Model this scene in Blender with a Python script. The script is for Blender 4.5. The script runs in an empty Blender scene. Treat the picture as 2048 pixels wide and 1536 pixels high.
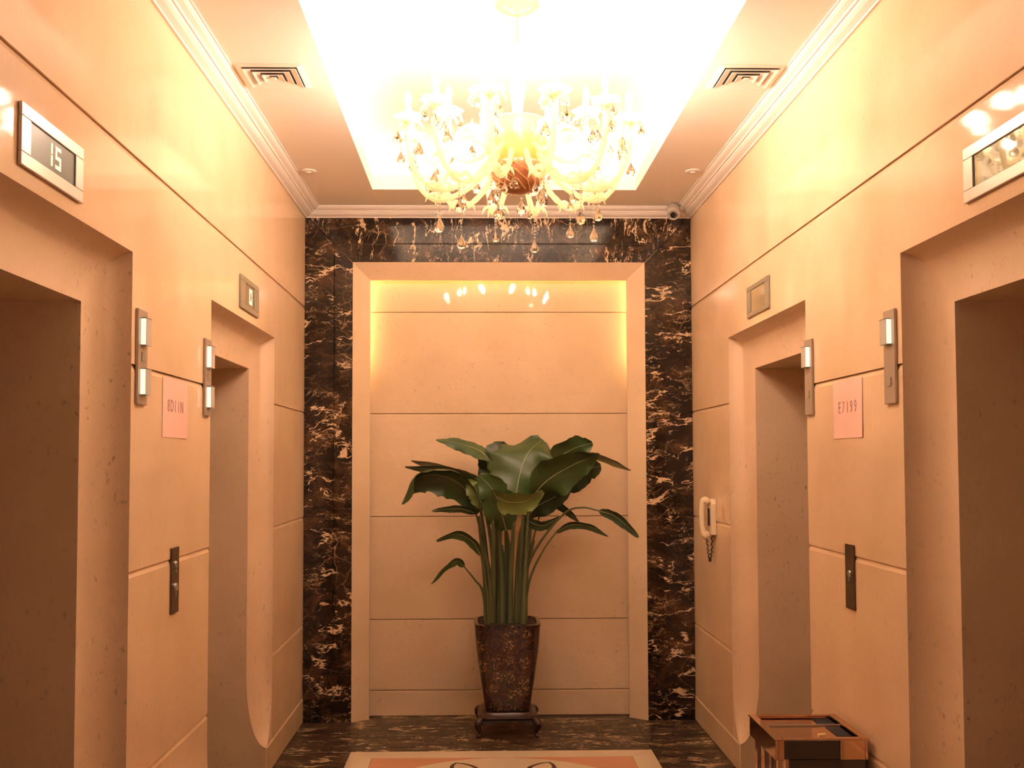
import bpy, bmesh, math, random
from mathutils import Vector, Matrix
PI = math.pi
random.seed(7)
SC = bpy.context.scene
COL = SC.collection

# ------------------------------------------------------------------ camera, world, exposure
A, B, YB = 1.058, 1.313, 6.40          # left wall at x=-A, right wall at x=B, rear wall plane at y=YB
YN = -1.2                              # the lobby opens to the next hall behind the camera
CEIL, CROWN = 3.113, 3.057
cam_d = bpy.data.cameras.new('camera'); cam = bpy.data.objects.new('camera', cam_d); COL.objects.link(cam)
yaw, pitch, roll = .0191, .0447, -.0025
cf = Vector((math.sin(yaw)*math.cos(pitch), math.cos(yaw)*math.cos(pitch), math.sin(pitch)))
cr = Vector((math.cos(yaw), -math.sin(yaw), 0)); cu = cr.cross(cf)
cr, cu = cr*math.cos(roll)+cu*math.sin(roll), cu*math.cos(roll)-cr*math.sin(roll)
M4 = Matrix((cr, cu, -cf)).transposed().to_4x4(); M4.translation = Vector((0, 0, 1.568))
cam.matrix_world = M4
cam_d.sensor_width = 36; cam_d.lens = 36*2100/2048
cam_d.shift_x = (1024-996.29)/2048; cam_d.shift_y = (827.34-768)/2048
cam_d.clip_start = .05
SC.camera = cam
w = bpy.data.worlds.new('world'); SC.world = w; w.use_nodes = True
w.node_tree.nodes['Background'].inputs[0].default_value = (.80, .86, .80, 1)
w.node_tree.nodes['Background'].inputs[1].default_value = .18
SC.view_settings.view_transform = 'Standard'; SC.view_settings.look = 'None'
SC.view_settings.gamma = 1; SC.view_settings.use_curve_mapping = False
SC.view_settings.exposure = 0.42
SC.cycles.max_bounces = 9; SC.cycles.diffuse_bounces = 7; SC.cycles.glossy_bounces = 4; SC.cycles.transmission_bounces = 5; SC.cycles.transparent_max_bounces = 8
BULB, COVE, NICHE = 340, 9, 18        # radiance of the candle bulbs, the tray tubes and the niche tubes

# ------------------------------------------------------------------ helpers
def sock(n, *names):
    for k in names:
        if k in n.inputs: return n.inputs[k]
def mat(name, col=(.8,.8,.8), rough=.5, metal=0, alpha=1, trans=0, ior=1.5, coat=0, spec=.5, emis=None, estr=0):
    m = bpy.data.materials.new(name); m.use_nodes = True
    p = m.node_tree.nodes['Principled BSDF']
    p.inputs['Base Color'].default_value = (*col, 1); p.inputs['Roughness'].default_value = rough
    p.inputs['Metallic'].default_value = metal; p.inputs['Alpha'].default_value = alpha
    p.inputs['Transmission Weight'].default_value = trans; p.inputs['IOR'].default_value = ior
    p.inputs['Coat Weight'].default_value = coat; p.inputs['Specular IOR Level'].default_value = spec
    if emis:
        p.inputs['Emission Color'].default_value = (*emis, 1); p.inputs['Emission Strength'].default_value = estr
    return m
class NT:
    def __init__(s, m): s.t = m.node_tree; s.p = s.t.nodes['Principled BSDF']; s.tc = s.t.nodes.new('ShaderNodeTexCoord')
    def n(s, kind, **kw):
        x = s.t.nodes.new('ShaderNode'+kind)
        for k, v in kw.items():
            if k in x.inputs: x.inputs[k].default_value = v
            else: setattr(x, k, v)
        return x
    def l(s, a, b): s.t.links.new(a, b)
    def coords(s, scale=(1,1,1), src='Object'):
        m = s.n('Mapping'); m.inputs['Scale'].default_value = scale; s.l(s.tc.outputs[src], m.inputs['Vector']); return m.outputs['Vector']
    def noise(s, vec, scale, detail=4, rough=.55, dist=0):
        x = s.n('TexNoise', Scale=scale, Detail=detail, Roughness=rough, Distortion=dist); s.l(vec, x.inputs['Vector']); return x.outputs['Fac']
    def ramp(s, fac, stops):
        r = s.n('ValToRGB'); e = r.color_ramp.elements
        while len(e) < len(stops): e.new(.5)
        for k, (p, c) in zip(e, stops): k.position = p; k.color = (*c, 1) if len(c) == 3 else c
        s.l(fac, r.inputs['Fac']); return r.outputs['Color']
    def mix(s, fac, a, b, mode='MIX'):
        x = s.n('Mix', data_type='RGBA', blend_type=mode)
        for src, dst in ((fac, x.inputs[0]), (a, x.inputs[6]), (b, x.inputs[7])):
            if isinstance(src, (int, float)): dst.default_value = src
            elif isinstance(src, tuple): dst.default_value = (*src, 1)
            else: s.l(src, dst)
        return x.outputs[2]
    def bump(s, h, strength, dist=.002):
        b = s.n('Bump', Strength=strength, Distance=dist); s.l(h, b.inputs['Height']); s.l(b.outputs['Normal'], s.p.inputs['Normal'])

def stone(name, c, rough, specks=.5, grain=(6, 6, 1.2), dirt=.5, spec=.5, relief=.06):
    m = mat(name, c, rough, spec=spec); t = NT(m)
    v = t.coords(grain)
    big = t.noise(t.coords((1,1,1)), 2.2, 5)
    fine = t.noise(v, 30, 6, .7)
    hi = tuple(min(1, k*1.07) for k in c); lo = tuple(k*q for k, q in zip(c, (.90, .87, .83)))
    base = t.mix(t.ramp(big, [(.3, (0,0,0)), (.7, (1,1,1))]), lo, hi)
    base = t.mix(t.ramp(fine, [(.35, (.0,)*3), (.7, (.45,)*3)]), base, tuple(k*.86 for k in c))
    sp = t.ramp(t.noise(t.coords((1,1,.55)), 55, 3, .6), [(.62, (0,0,0)), (.71, (1,1,1))])
    area = t.ramp(t.noise(t.coords((1,1,1)), 1.6, 3), [(.38, (0,0,0)), (.64, (1,1,1))])
    k = t.n('Math', operation='MULTIPLY'); t.l(sp, k.inputs[0]); t.l(area, k.inputs[1])
    k2 = t.n('Math', operation='MULTIPLY'); t.l(k.outputs[0], k2.inputs[0]); k2.inputs[1].default_value = specks
    col = t.mix(k2.outputs[0], base, tuple(q*dirt for q in c))
    t.l(col, t.p.inputs['Base Color'])
    t.bump(fine, relief, .001)
    return m

def dark_marble(name, stretch=(1.0, 1.0, 3.6), vein=1.0, rough=.10, base=((.012,.007,.005), (.045,.024,.013), (.15,.075,.035), (.26,.15,.08)), pst=(1.1,1.1,1.7)):
    m = mat(name, (.03,.02,.015), rough); t = NT(m)
    v0 = t.coords((1,1,1))
    ns = t.n('TexNoise', Scale=2.6, Detail=5, Roughness=.6); t.l(v0, ns.inputs['Vector'])
    sub = t.n('VectorMath', operation='SUBTRACT'); t.l(ns.outputs['Color'], sub.inputs[0]); sub.inputs[1].default_value = (.5,.5,.5)
    sc = t.n('VectorMath', operation='SCALE'); t.l(sub.outputs[0], sc.inputs[0]); sc.inputs['Scale'].default_value = .22
    ad = t.n('VectorMath', operation='ADD'); t.l(v0, ad.inputs[0]); t.l(sc.outputs[0], ad.inputs[1])
    mp = t.n('Mapping'); mp.inputs['Scale'].default_value = stretch; t.l(ad.outputs[0], mp.inputs['Vector'])
    def op(kind, a, b=None):
        x = t.n('Math', operation=kind)
        for k, q in enumerate((a, b)):
            if q is None: continue
            if isinstance(q, (int, float)): x.inputs[k].default_value = q
            else: t.l(q, x.inputs[k])
        return x.outputs[0]
    def ridge(scale, wmax, seed):                   # thin broken lines where a noise field crosses its mean
        mv = t.n('Mapping'); mv.inputs['Location'].default_value = (seed, seed*.7, seed*1.3); t.l(mp.outputs[0], mv.inputs['Vector'])
        n = t.noise(mv.outputs[0], scale, 5, .62)
        d = op('ABSOLUTE', op('SUBTRACT', n, .5))
        wn = t.n('MapRange'); t.l(t.noise(v0, 6.5+seed, 4, .6), wn.inputs['Value'])
        wn.inputs['From Min'].default_value = .455; wn.inputs['From Max'].default_value = .68; wn.inputs['To Min'].default_value = .0004; wn.inputs['To Max'].default_value = wmax
        return t.ramp(op('DIVIDE', d, wn.outputs[0]), [(.35, (1,1,1)), (1.0, (0,0,0))])
    patch = t.ramp(t.noise(t.coords(pst), 4.6, 9, .74, .5), [(.44, base[0]), (.54, base[1]), (.66, base[2]), (.82, base[3])])
    fine = t.ramp(t.noise(v0, 75, 4, .75), [(.40, (0,0,0)), (.60, (1,1,1))])
    patch = t.mix(fine, patch, t.mix(.6, patch, (.008,.005,.004)))
    col = t.mix(op('MULTIPLY', ridge(1.7, .030, .0), vein), patch, (.72,.53,.33))
    col = t.mix(op('MULTIPLY', ridge(4.2, .018, 1.7), vein*.7), col, (.56,.38,.22))
    vo = t.n('TexVoronoi', feature='DISTANCE_TO_EDGE', Scale=7.0); t.l(ad.outputs[0], vo.inputs['Vector'])
    net = t.ramp(vo.outputs['Distance'], [(.004, (1,1,1)), (.014, (0,0,0))])
    sel = t.ramp(t.noise(v0, 3.1, 3), [(.52, (0,0,0)), (.60, (1,1,1))])
    col = t.mix(op('MULTIPLY', op('MULTIPLY', net, sel), vein*.6), col, (.42,.27,.15))
    t.l(col, t.p.inputs['Base Color'])
    return m

class MB:
    def __init__(s): s.v = []; s.f = []
    def add(s, vs, fs):
        o = len(s.v); s.v += [tuple(p) for p in vs]; s.f += [tuple(i+o for i in f) for f in fs]; return s
    def box(s, x0, x1, y0, y1, z0, z1):
        return s.add([(x,y,z) for x in (x0,x1) for y in (y0,y1) for z in (z0,z1)],
                     [(0,1,3,2),(4,6,7,5),(0,4,5,1),(2,3,7,6),(0,2,6,4),(1,5,7,3)])
    def prism(s, pts, fn, d0, d1):                  # polygon pts (u,v) extruded from d0 to d1, fn(u,v,d) -> xyz
        n = len(pts)
        return s.add([fn(u,v,d0) for u,v in pts]+[fn(u,v,d1) for u,v in pts],
                     [tuple(range(n)), tuple(range(2*n-1, n-1, -1))]+[(i,(i+1)%n,n+(i+1)%n,n+i) for i in range(n)])
    def panel(s, pts, fn, d0, d1, ch):              # polygon slab whose front edge (at d1) is chamfered by ch
        n = len(pts); ins = inset(pts, ch)
        vs = [fn(u,v,d0) for u,v in pts]+[fn(u,v,d1-ch) for u,v in pts]+[fn(u,v,d1) for u,v in ins]
        fs = [tuple(range(n)), tuple(range(3*n-1, 2*n-1, -1))]
        for k in (0, n): fs += [(k+i,k+(i+1)%n,k+n+(i+1)%n,k+n+i) for i in range(n)]
        return s.add(vs, fs)
    def row_panel(s, pts, fn, d0, d1, chz, chd):     # slab chamfered along its top edge only
        n = len(pts); zt = max(p[1] for p in pts); ins = [(u, v-chz if v > zt-1e-6 else v) for u, v in pts]
        vs = [fn(u,v,d0) for u,v in pts]+[fn(u,v,d1-(chd if v > zt-1e-6 else 0)) for u,v in pts]+[fn(u,v,d1) for u,v in ins]
        fs = [tuple(range(n)), tuple(range(3*n-1, 2*n-1, -1))]
        for k in (0, n): fs += [(k+i,k+(i+1)%n,k+n+(i+1)%n,k+n+i) for i in range(n)]
        return s.add(vs, fs)
    def lathe(s, prof, seg=16, c=(0,0,0), scallop=0, lobes=6):
        vs = []; fs = []; n = len(prof)
        for k in range(seg):
            a = 2*PI*k/seg; q = 1+scallop*math.cos(lobes*a)
            vs += [(c[0]+r*q*math.cos(a), c[1]+r*q*math.sin(a), c[2]+z) for r, z in prof]
        for k in range(seg):
            k2 = (k+1) % seg
            fs += [(k*n+i, k2*n+i, k2*n+i+1, k*n+i+1) for i in range(n-1)]
        if prof[0][0] > 1e-6: fs.append(tuple(k*n for k in range(seg)))
        if prof[-1][0] > 1e-6: fs.append(tuple(k*n+n-1 for k in range(seg-1,-1,-1)))
        return s.add(vs, fs)
    def tube(s, pts, rad, seg=8):
        pts = [Vector(p) for p in pts]; n = len(pts)
        if not isinstance(rad, (list, tuple)): rad = [rad]*n
        vs = []; fs = []; up = Vector((.13,.21,1)).normalized()
        for i, p in enumerate(pts):
            t = (pts[min(i+1,n-1)]-pts[max(i-1,0)]).normalized()
            a = t.cross(up)
            if a.length < .05: a = t.cross(Vector((1,0,0)))
            a.normalize(); b = t.cross(a)
            vs += [p+(a*math.cos(2*PI*k/seg)+b*math.sin(2*PI*k/seg))*rad[i] for k in range(seg)]
        for i in range(n-1):
            fs += [(i*seg+k, i*seg+(k+1)%seg, (i+1)*seg+(k+1)%seg, (i+1)*seg+k) for k in range(seg)]
        fs += [tuple(range(seg-1,-1,-1)), tuple((n-1)*seg+k for k in range(seg))]
        return s.add(vs, fs)
    def mesh(s, name, m=None, bevel=0, smooth=False, seg=2):
        me = bpy.data.meshes.new(name); me.from_pydata(s.v, [], s.f)
        bm = bmesh.new(); bm.from_mesh(me)
        bmesh.ops.remove_doubles(bm, verts=bm.verts, dist=1e-6)
        bmesh.ops.recalc_face_normals(bm, faces=bm.faces)
        if bevel: bmesh.ops.bevel(bm, geom=[e for e in bm.edges if e.is_manifold and e.calc_face_angle(0) > .5], offset=bevel, segments=seg, affect='EDGES', profile=.5)
        bm.to_mesh(me); bm.free()
        if smooth:
            me.polygons.foreach_set('use_smooth', [True]*len(me.polygons)); me.set_sharp_from_angle(angle=math.radians(42))
        if m: me.materials.append(m)
        return me
    def build(s, name, m, parent=None, bevel=0, smooth=False, seg=2, **kw):
        return link(name, s.mesh(name, m, bevel, smooth, seg), parent, **kw)
def inset(pts, d):
    n = len(pts); ar = sum(pts[i][0]*pts[(i+1)%n][1]-pts[(i+1)%n][0]*pts[i][1] for i in range(n))
    sg = 1 if ar > 0 else -1; out = []
    for i in range(n):
        p, q, r = Vector(pts[i-1]), Vector(pts[i]), Vector(pts[(i+1)%n])
        e1 = (q-p).normalized(); e2 = (r-q).normalized()
        n1 = Vector((-e1.y, e1.x))*sg; n2 = Vector((-e2.y, e2.x))*sg
        k = 1+n1.dot(n2); out.append(tuple(q+(n1+n2)*(d/k)) if k > .1 else tuple(q+n1*d))
    return out
def link(name, me, parent=None, label=None, cat=None, group=None, kind=None):
    o = bpy.data.objects.new(name, me); COL.objects.link(o)
    if parent: o.parent = parent
    return tag(o, label, cat, group, kind)
def tag(o, label=None, cat=None, group=None, kind=None):
    if label: o['label'] = label
    if cat: o['category'] = cat
    if group: o['group'] = group
    if kind: o['kind'] = kind
    return o
def thing(name, label, cat, loc=(0,0,0), group=None, rz=0):
    o = link(name, None, None, label, cat, group); o.location = loc; o.rotation_euler.z = rz; o.empty_display_size = .05
    return o
def spline(pts, n):                                 # Catmull-Rom through pts
    P = [Vector(p) for p in pts]; P = [2*P[0]-P[1]]+P+[2*P[-1]-P[-2]]; out = []
    m = len(P)-3
    for k in range(n):
        u = k/(n-1)*m; i = min(int(u), m-1); t = u-i
        a, b, c, d = P[i:i+4]
        out.append(.5*((2*b)+(c-a)*t+(2*a-5*b+4*c-d)*t*t+(3*b-a-3*c+d)*t**3))
    return out
def side(sd):                                       # wall coordinates (y, z, outwards) -> world
    return (lambda y,z,o: (-A+o,y,z)) if sd == 'left' else (lambda y,z,o: (B-o,y,z))
def wbox(mb, sd, y0, y1, z0, z1, o0, o1):
    xs = sorted((side(sd)(0,0,o0)[0], side(sd)(0,0,o1)[0])); return mb.box(xs[0], xs[1], y0, y1, z0, z1)
def text_mesh(name, body, size, m, extrude=.0006, sx=1.0):
    c = bpy.data.curves.new(name, 'FONT'); c.body = body; c.size = size; c.extrude = extrude; c.align_x = 'CENTER'; c.align_y = 'CENTER'; c.resolution_u = 2
    o = bpy.data.objects.new(name, c); COL.objects.link(o)
    me = bpy.data.meshes.new_from_object(o.evaluated_get(bpy.context.evaluated_depsgraph_get()))
    bpy.data.objects.remove(o); me.name = name; me.materials.clear(); me.materials.append(m)
    for v in me.vertices: v.co.x *= sx
    return me
def on_wall(o, sd, y, z, out):                      # local x -> along the wall as read, y -> up, z -> out of the wall
    o.location = side(sd)(y, z, out)
    o.rotation_euler = (PI/2, 0, PI/2) if sd == 'left' else (PI/2, 0, -PI/2)
    return o

# ------------------------------------------------------------------ materials
WALLC = (.79, .58, .385)
M = {}
M['wall'] = stone('polished beige stone', WALLC, .07, .3, spec=.07, relief=.03)
M['honed'] = stone('honed beige stone', (.78,.575,.39), .45, .9, dirt=.42)
M['niche'] = stone('niche beige stone', (.77,.585,.40), .035, .5, (1.2, 6, 6), spec=.10, relief=.006)
M['dark'] = dark_marble('dark veined marble')
M['dark_top'] = dark_marble('dark veined marble head', (4.0, 1.0, 1.0))
M['dark_floor'] = dark_marble('dark floor marble', (1.0, 6.0, 1.0), 1.0, .34, ((.028,.019,.015), (.075,.048,.033), (.17,.11,.07), (.34,.23,.14)), (.7, 5, 1))
M['cream'] = stone('cream floor marble', (.80,.68,.50), .15, .2, (3,3,3))
M['pink'] = stone('pink floor marble', (.72,.36,.22), .15, .2, (3,3,3))
M['maroon'] = stone('maroon floor marble', (.09,.03,.02), .15, .1, (3,3,3))
M['plaster'] = mat('white painted plaster', (.90,.85,.79), .55)
M['grille'] = mat('white grille paint', (.84,.78,.71), .4)
M['gap'] = mat('dark duct', (.10,.075,.06), .8)
M['steel'] = mat('brushed steel', (.62,.60,.55), .28, 1)
M['silver'] = mat('silver display frame', (.66,.56,.50), .3, .35)
M['greyframe'] = mat('grey display frame', (.40,.38,.30), .35, .6)
M['bronze'] = mat('dark bronze plate', (.16,.10,.07), .35, .8)
M['taupe'] = mat('satin lantern plate', (.45,.38,.31), .4, .5)
M['screen'] = mat('tinted display glass', (.075,.095,.085), .3, 0, spec=.3)
M['mirror'] = mat('mirror display glass', (.20,.20,.17), .03, .8)
M['digit'] = mat('lit red digit', (.3,.05,.02), .4, emis=(1,.50,.24), estr=2.0)
M['digitw'] = mat('lit amber digit', (.3,.2,.1), .4, emis=(1,.75,.45), estr=.9)
M['lens'] = mat('lit lantern lens', (.86,.83,.76), .12, emis=(1,.90,.70), estr=.75)
M['lens2'] = mat('grey lantern lens', (.50,.48,.45), .15, 0, coat=.6)
M['paper'] = mat('pink paper', (.92,.60,.52), .75)
M['ink'] = mat('faded purple ink', (.48,.22,.22), .8)
M['phone'] = mat('ivory plastic', (.80,.66,.46), .35)
M['black'] = mat('black plastic', (.02,.018,.016), .4)
M['cctv'] = mat('grey camera plastic', (.52,.48,.42), .35)
M['lensglass'] = mat('camera lens glass', (.01,.01,.01), .05, coat=1)
M['copper'] = mat('bronze mirror metal', (.66,.43,.30), .08, 1)
M['blackmirror'] = mat('smoked bin glass', (.03,.02,.014), .06, coat=1)
M['reflection'] = mat('dark blue card', (.012,.020,.040), .5, spec=.2)  # dark reflection in the bin top, put into the colour
M['butt'] = mat('cigarette filter', (.85,.66,.36), .8)
def frosted(name, c, alpha, tl):
    m = mat(name, c, .15, alpha=alpha, coat=.4); t = NT(m)
    tr = t.n('BsdfTranslucent'); tr.inputs['Color'].default_value = (*c, 1)
    mx = t.n('MixShader'); mx.inputs[0].default_value = tl
    out = [n for n in t.t.nodes if n.type == 'OUTPUT_MATERIAL'][0]
    t.l(t.p.outputs[0], mx.inputs[1]); t.l(tr.outputs[0], mx.inputs[2]); t.l(mx.outputs[0], out.inputs[0]); return m
M['glass'] = frosted('amber arm glass', (1,.90,.66), .50, .40)
M['clear'] = frosted('pale cup glass', (1,.96,.84), .45, .35)
M['gold'] = frosted('gold glass vase', (.90,.66,.26), .93, .25)
M['crystal'] = mat('clear crystal', (1,.97,.90), .02, trans=1, ior=1.5)
M['rose'] = mat('rose copper bowl', (.62,.25,.13), .25, .3, coat=.5)
M['brass'] = mat('polished brass', (.85,.66,.32), .2, 1)
M['candle'] = mat('ivory candle sleeve', (.95,.88,.72), .4)
M['bulb'] = mat('lit candle bulb', (1,.9,.7), .3, emis=(1,.725,.56), estr=BULB)
M['tube'] = mat('lit tray tube', (1,.9,.7), .3, emis=(1,.77,.54), estr=COVE)
M['ntube'] = mat('lit niche tube', (1,.9,.7), .3, emis=(1,.80,.38), estr=NICHE)
M['ntube2'] = mat('lit niche side tube', (1,.9,.7), .3, emis=(1,.80,.38), estr=NICHE*2)
M['soil'] = mat('dark soil', (.03,.018,.012), .95)
M['wood'] = mat('dark carved rosewood', (.035,.014,.009), .32, coat=.3)
M['stalk'] = mat('green leaf stalk', (.085,.105,.045), .45)
M['rib'] = mat('pale midrib', (.30,.33,.17), .5)
def leafmat(name, c, r=.38):
    m = mat(name, c, r); t = NT(m)
    nz = t.noise(t.coords((1,1,1)), 9, 4)
    t.l(t.mix(nz, tuple(k*.7 for k in c), tuple(k*1.35 for k in c)), t.p.inputs['Base Color'])
    t.bump(t.noise(t.coords((1,1,1)), 70, 3), .15, .002); return m
M['leaf0'] = leafmat('green leaf', (.045,.085,.024)); M['leaf1'] = leafmat('pale green leaf', (.15,.20,.055))
M['leaf2'] = leafmat('dark green leaf', (.030,.052,.018)); M['leaf3'] = leafmat('olive leaf', (.16,.14,.06))
M['door'] = mat('dark lift door steel', (.16,.12,.09), .3, .9)
def potmat():
    m = mat('brown mosaic glaze', (.06,.03,.02), .22, coat=.6); t = NT(m)
    v = t.coords((1,1,1))
    vo = t.n('TexVoronoi', Scale=95); t.l(v, vo.inputs['Vector'])
    sp = t.ramp(vo.outputs['Color'], [(.25, (.010,.005,.004)), (.5, (.032,.012,.009)), (.75, (.070,.026,.016))])
    fl = t.n('TexVoronoi', Scale=11.5, Randomness=.55); t.l(v, fl.inputs['Vector'])
    ring = t.ramp(fl.outputs['Distance'], [(.10, (0,0,0)), (.18, (1,1,1)), (.36, (.8,.8,.8)), (.46, (0,0,0))])
    br = t.ramp(t.noise(v, 95, 3, .7), [(.54, (0,0,0)), (.62, (1,1,1))])
    x = t.n('Math', operation='MULTIPLY'); t.l(ring, x.inputs[0]); t.l(br, x.inputs[1])
    t.l(t.mix(x.outputs[0], sp, (.45,.27,.11)), t.p.inputs['Base Color'])
    t.bump(vo.outputs['Distance'], .4, .002); return m
M['pot'] = potmat()

# ------------------------------------------------------------------ side walls: backing, stone panels, door surrounds, doors, skirting
HB, J1, J2, J3, J4, HS = .144, .585, 1.232, 1.866, 2.513, 2.21
WI, HI, DP, REV = .146, .174, .100, .46            # cove inset along the wall, inset of the head, depth, depth of the reveal
DOORS = [(1.92, 3.215), (4.165, 5.46)]
n_door = 0; n_trim = 0
for sd in ('left', 'right'):
    W = side(sd)
    mb = MB()
    for y0, y1 in ((YN, 1.92), (3.215, 4.165), (5.46, 6.62)): wbox(mb, sd, y0, y1, 0, 3.5, -.56, -.03)
    for y0, y1 in DOORS: wbox(mb, sd, y0, y1, HS, 3.5, -.56, -.03)
    wall = mb.build('wall_'+sd, M['honed'], kind='structure', label='polished beige stone wall with two lift openings on the %s' % sd)
    g = .0008
    def row(pts): MB().row_panel(pts, W, -.03, 0, .018, .008).build('panel', M['wall'], wall)
    for z0, z1 in ((HB, J1), (J1, J2), (J2, J3)):
        for y0, y1 in ((YN, 1.92), (3.215, 4.165), (5.46, YB)):
            row([(y0,z0+g),(y1,z0+g),(y1,z1-g),(y0,z1-g)])
    z0 = J3+g; z1 = J4-g
    row([(YN,z0),(1.92,z0),(1.92,HS),(3.215,HS),(3.215,z0),(4.165,z0),(4.165,HS),(5.46,HS),(5.46,z0),(YB,z0),(YB,z1),(YN,z1)])
    row([(YN,J4+g),(YB,J4+g),(YB,3.12),(YN,3.12)])
    base = MB(); wbox(base, sd, YN, 1.92, 0, .02, -.03, -.02)
    base = base.build('baseboard_'+sd, M['honed'], kind='structure', label='beige stone skirting along the %s wall' % sd)
    for y0, y1 in ((YN, 1.92+WI), (3.215-WI, 4.165+WI), (5.46-WI, YB)):
        MB().panel([(y0,0),(y1,0),(y1,HB-g),(y0,HB-g)], W, -.03, .004, .005).build('skirting', M['wall'], base)
    for y0, y1 in ((1.92, 1.92+WI), (3.215-WI, 3.215), (4.165, 4.165+WI), (5.46-WI, 5.46)):
        q = MB(); wbox(q, sd, y0, y1, 0, HB-g, -REV, -.0305); q.build('skirting', M['honed'], base, bevel=.003, seg=1)
    for di, (y0, y1) in enumerate(DOORS):
        n_trim += 1; n_door += 1
        NT_ = 10
        def prof(s):
            p = [(0, 0)]+[(1-s*math.cos(PI/2*k/NT_), DP*s*math.sin(PI/2*k/NT_)) for k in range(NT_+1)]+[(1, REV)]
            return p
        lev = [HB-.004]+[HB+.36*(1-math.cos(PI/2*k/12)) for k in range(1, 13)]+[.9, 1.4]
        vs = []; fs = []; full = prof(1); n = len(full)
        def add_row(fy):
            rows = []
            for z in lev:
                s = 1 if z >= HB+.36 else math.sqrt(max(0, 1-((HB+.36-z)/.36)**2)) if z > HB else 0
                rows.append([(fy(i), z, -d) for i, d in prof(s)])
            rows.append([(fy(i), HS-i*HI, -d) for i, d in full])
            return rows
        ra = add_row(lambda i: y0+i*WI); rb = add_row(lambda i: y1-i*WI)
        rows = ra+rb[::-1]
        for r_ in rows: vs += [W(*p) for p in r_]
        for k in range(len(rows)-1): fs += [(k*n+i, k*n+i+1, (k+1)*n+i+1, (k+1)*n+i) for i in range(n-1)]
        MB().add(vs, fs).build('trim_%d' % n_trim, M['honed'], smooth=True, kind='structure',
            label='hollow-moulded beige stone surround of the %s %s lift opening' % (('nearer','farther')[di], sd))
        dr = MB(); wbox(dr, sd, y0+WI-.02, y1-WI+.02, HS-HI-.001, HS-.02, -REV-.05, -REV+.0)
        dr = dr.build('door_%d' % n_door, M['door'], kind='structure', label='dark steel lift door set deep in the %s %s opening' % (('nearer','farther')[di], sd))
        ym = (y0+y1)/2
        for a_, b_ in ((y0+WI-.02, ym-.002), (ym+.002, y1-WI+.02)):
            q = MB(); wbox(q, sd, a_, b_, .004, HS-HI-.004, -REV-.04, -REV-.005); q.build('door_leaf', M['door'], dr, bevel=.003)
        q = MB(); wbox(q, sd, y0, y1, 0, HS, -REV-.09, -REV-.06); q.build('shaft_panel', M['gap'], dr)

# ------------------------------------------------------------------ rear wall: dark marble slabs, niche frame, niche panels, hidden tubes
mb = MB(); mb.box(-A-.03, B+.03, 6.57, 6.67, 0, 3.5)
mb.box(-A-.03, -.86, 6.425, 6.57, 0, 3.5).box(1.12, B+.03, 6.425, 6.57, 0, 3.5).box(-.86, 1.12, 6.425, 6.57, 2.87, 3.5)
back = mb.build('wall_back', M['honed'], kind='structure', label='rear wall of dark veined marble around a beige stone niche')
BW = lambda x, z, o: (x, YB-o, z)
OX0, OX1, OZ = -.766, 1.026, 2.785
def slab(pts, m, o=0, ch=.002): MB().panel(pts, BW, -.025, o, ch).build('marble_slab', m, back)
g = .0012
TOP = CROWN+.02; sl = (TOP-OZ)/(A+OX0)
zmit = lambda x: OZ+(OX0-x)*(TOP-OZ)/(OX0+A)        # left mitre line
xs = -.878
slab([(-A,0),(xs-g,0),(xs-g,J2-g),(-A,J2-g)], M['dark']); slab([(xs+g,0),(OX0,0),(OX0,J2-g),(xs+g,J2-g)], M['dark'])
slab([(-A,J2+g),(xs-g,J2+g),(xs-g,zmit(xs)-.003),(-A,TOP-.003)], M['dark']); slab([(xs+g,J2+g),(OX0,J2+g),(OX0,OZ-.003),(xs+g,zmit(xs)-.003)], M['dark'])
slab([(OX1,0),(B,0),(B,J2-g),(OX1,J2-g)], M['dark']); slab([(OX1,J2+g),(B,J2+g),(B,TOP-.003),(OX1,OZ-.003)], M['dark'])
zs = 2.898; fx = (zs-OZ)/(TOP-OZ)
xl = OX0-(OX0+A)*fx; xr = OX1+(B-OX1)*fx
slab([(OX0,OZ),(OX1,OZ),(xr,zs-.002),(xl,zs-.002)], M['dark_top'])
slab([(xl,zs+.002),(xr,zs+.002),(B,TOP),(-A,TOP)], M['dark_top'], .006)
IX0, IX1, IZ = -.666, .922, 2.686                   # splayed frame: outer edge proud of the marble, inner edge deeper
def frame_piece(o0, o1, i1, i0):
    yo, yi = YB-.006, 6.468
    f = [(o0[0],yo,o0[1]),(o1[0],yo,o1[1]),(i1[0],yi,i1[1]),(i0[0],yi,i0[1])]
    b = [(p[0],6.487,p[2]) for p in f]
    MB().add(f+b, [(0,1,2,3),(7,6,5,4),(0,4,5,1),(1,5,6,2),(2,6,7,3),(3,7,4,0)]).build('niche_frame', M['niche'], back)
e = .0012
frame_piece((OX0+.001,0),(OX0+.001,OZ-.001-e),(IX0,IZ-e),(IX0,0)); frame_piece((OX1-.001,0),(OX1-.001,OZ-.001-e),(IX1,IZ-e),(IX1,0))
frame_piece((OX0+.001,OZ-.001),(OX1-.001,OZ-.001),(IX1,IZ),(IX0,IZ))
NW = lambda x, z, o: (x, 6.536-o, z)
for z0, z1 in ((0,.157),(.157,.590),(.590,1.222),(1.222,1.860),(1.860,2.495),(2.495,2.868)):
    MB().panel([(-.858,z0+.0015),(1.118,z0+.0015),(1.118,z1-.0015),(-.858,z1-.0015)], NW, -.03, 0, .004).build('niche_panel', M['niche'], back)
def strip(name, label, m, pts, r, group):
    o = MB().tube(pts, r, 8).build(name, m, smooth=True); tag(o, label, 'light tube', group); return o
strip('light_tube', 'lit tube hidden behind the head of the niche frame', M['ntube'], [(-.70,6.511,2.79),(.96,6.511,2.79)], .010, 'hidden niche tubes')
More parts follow.
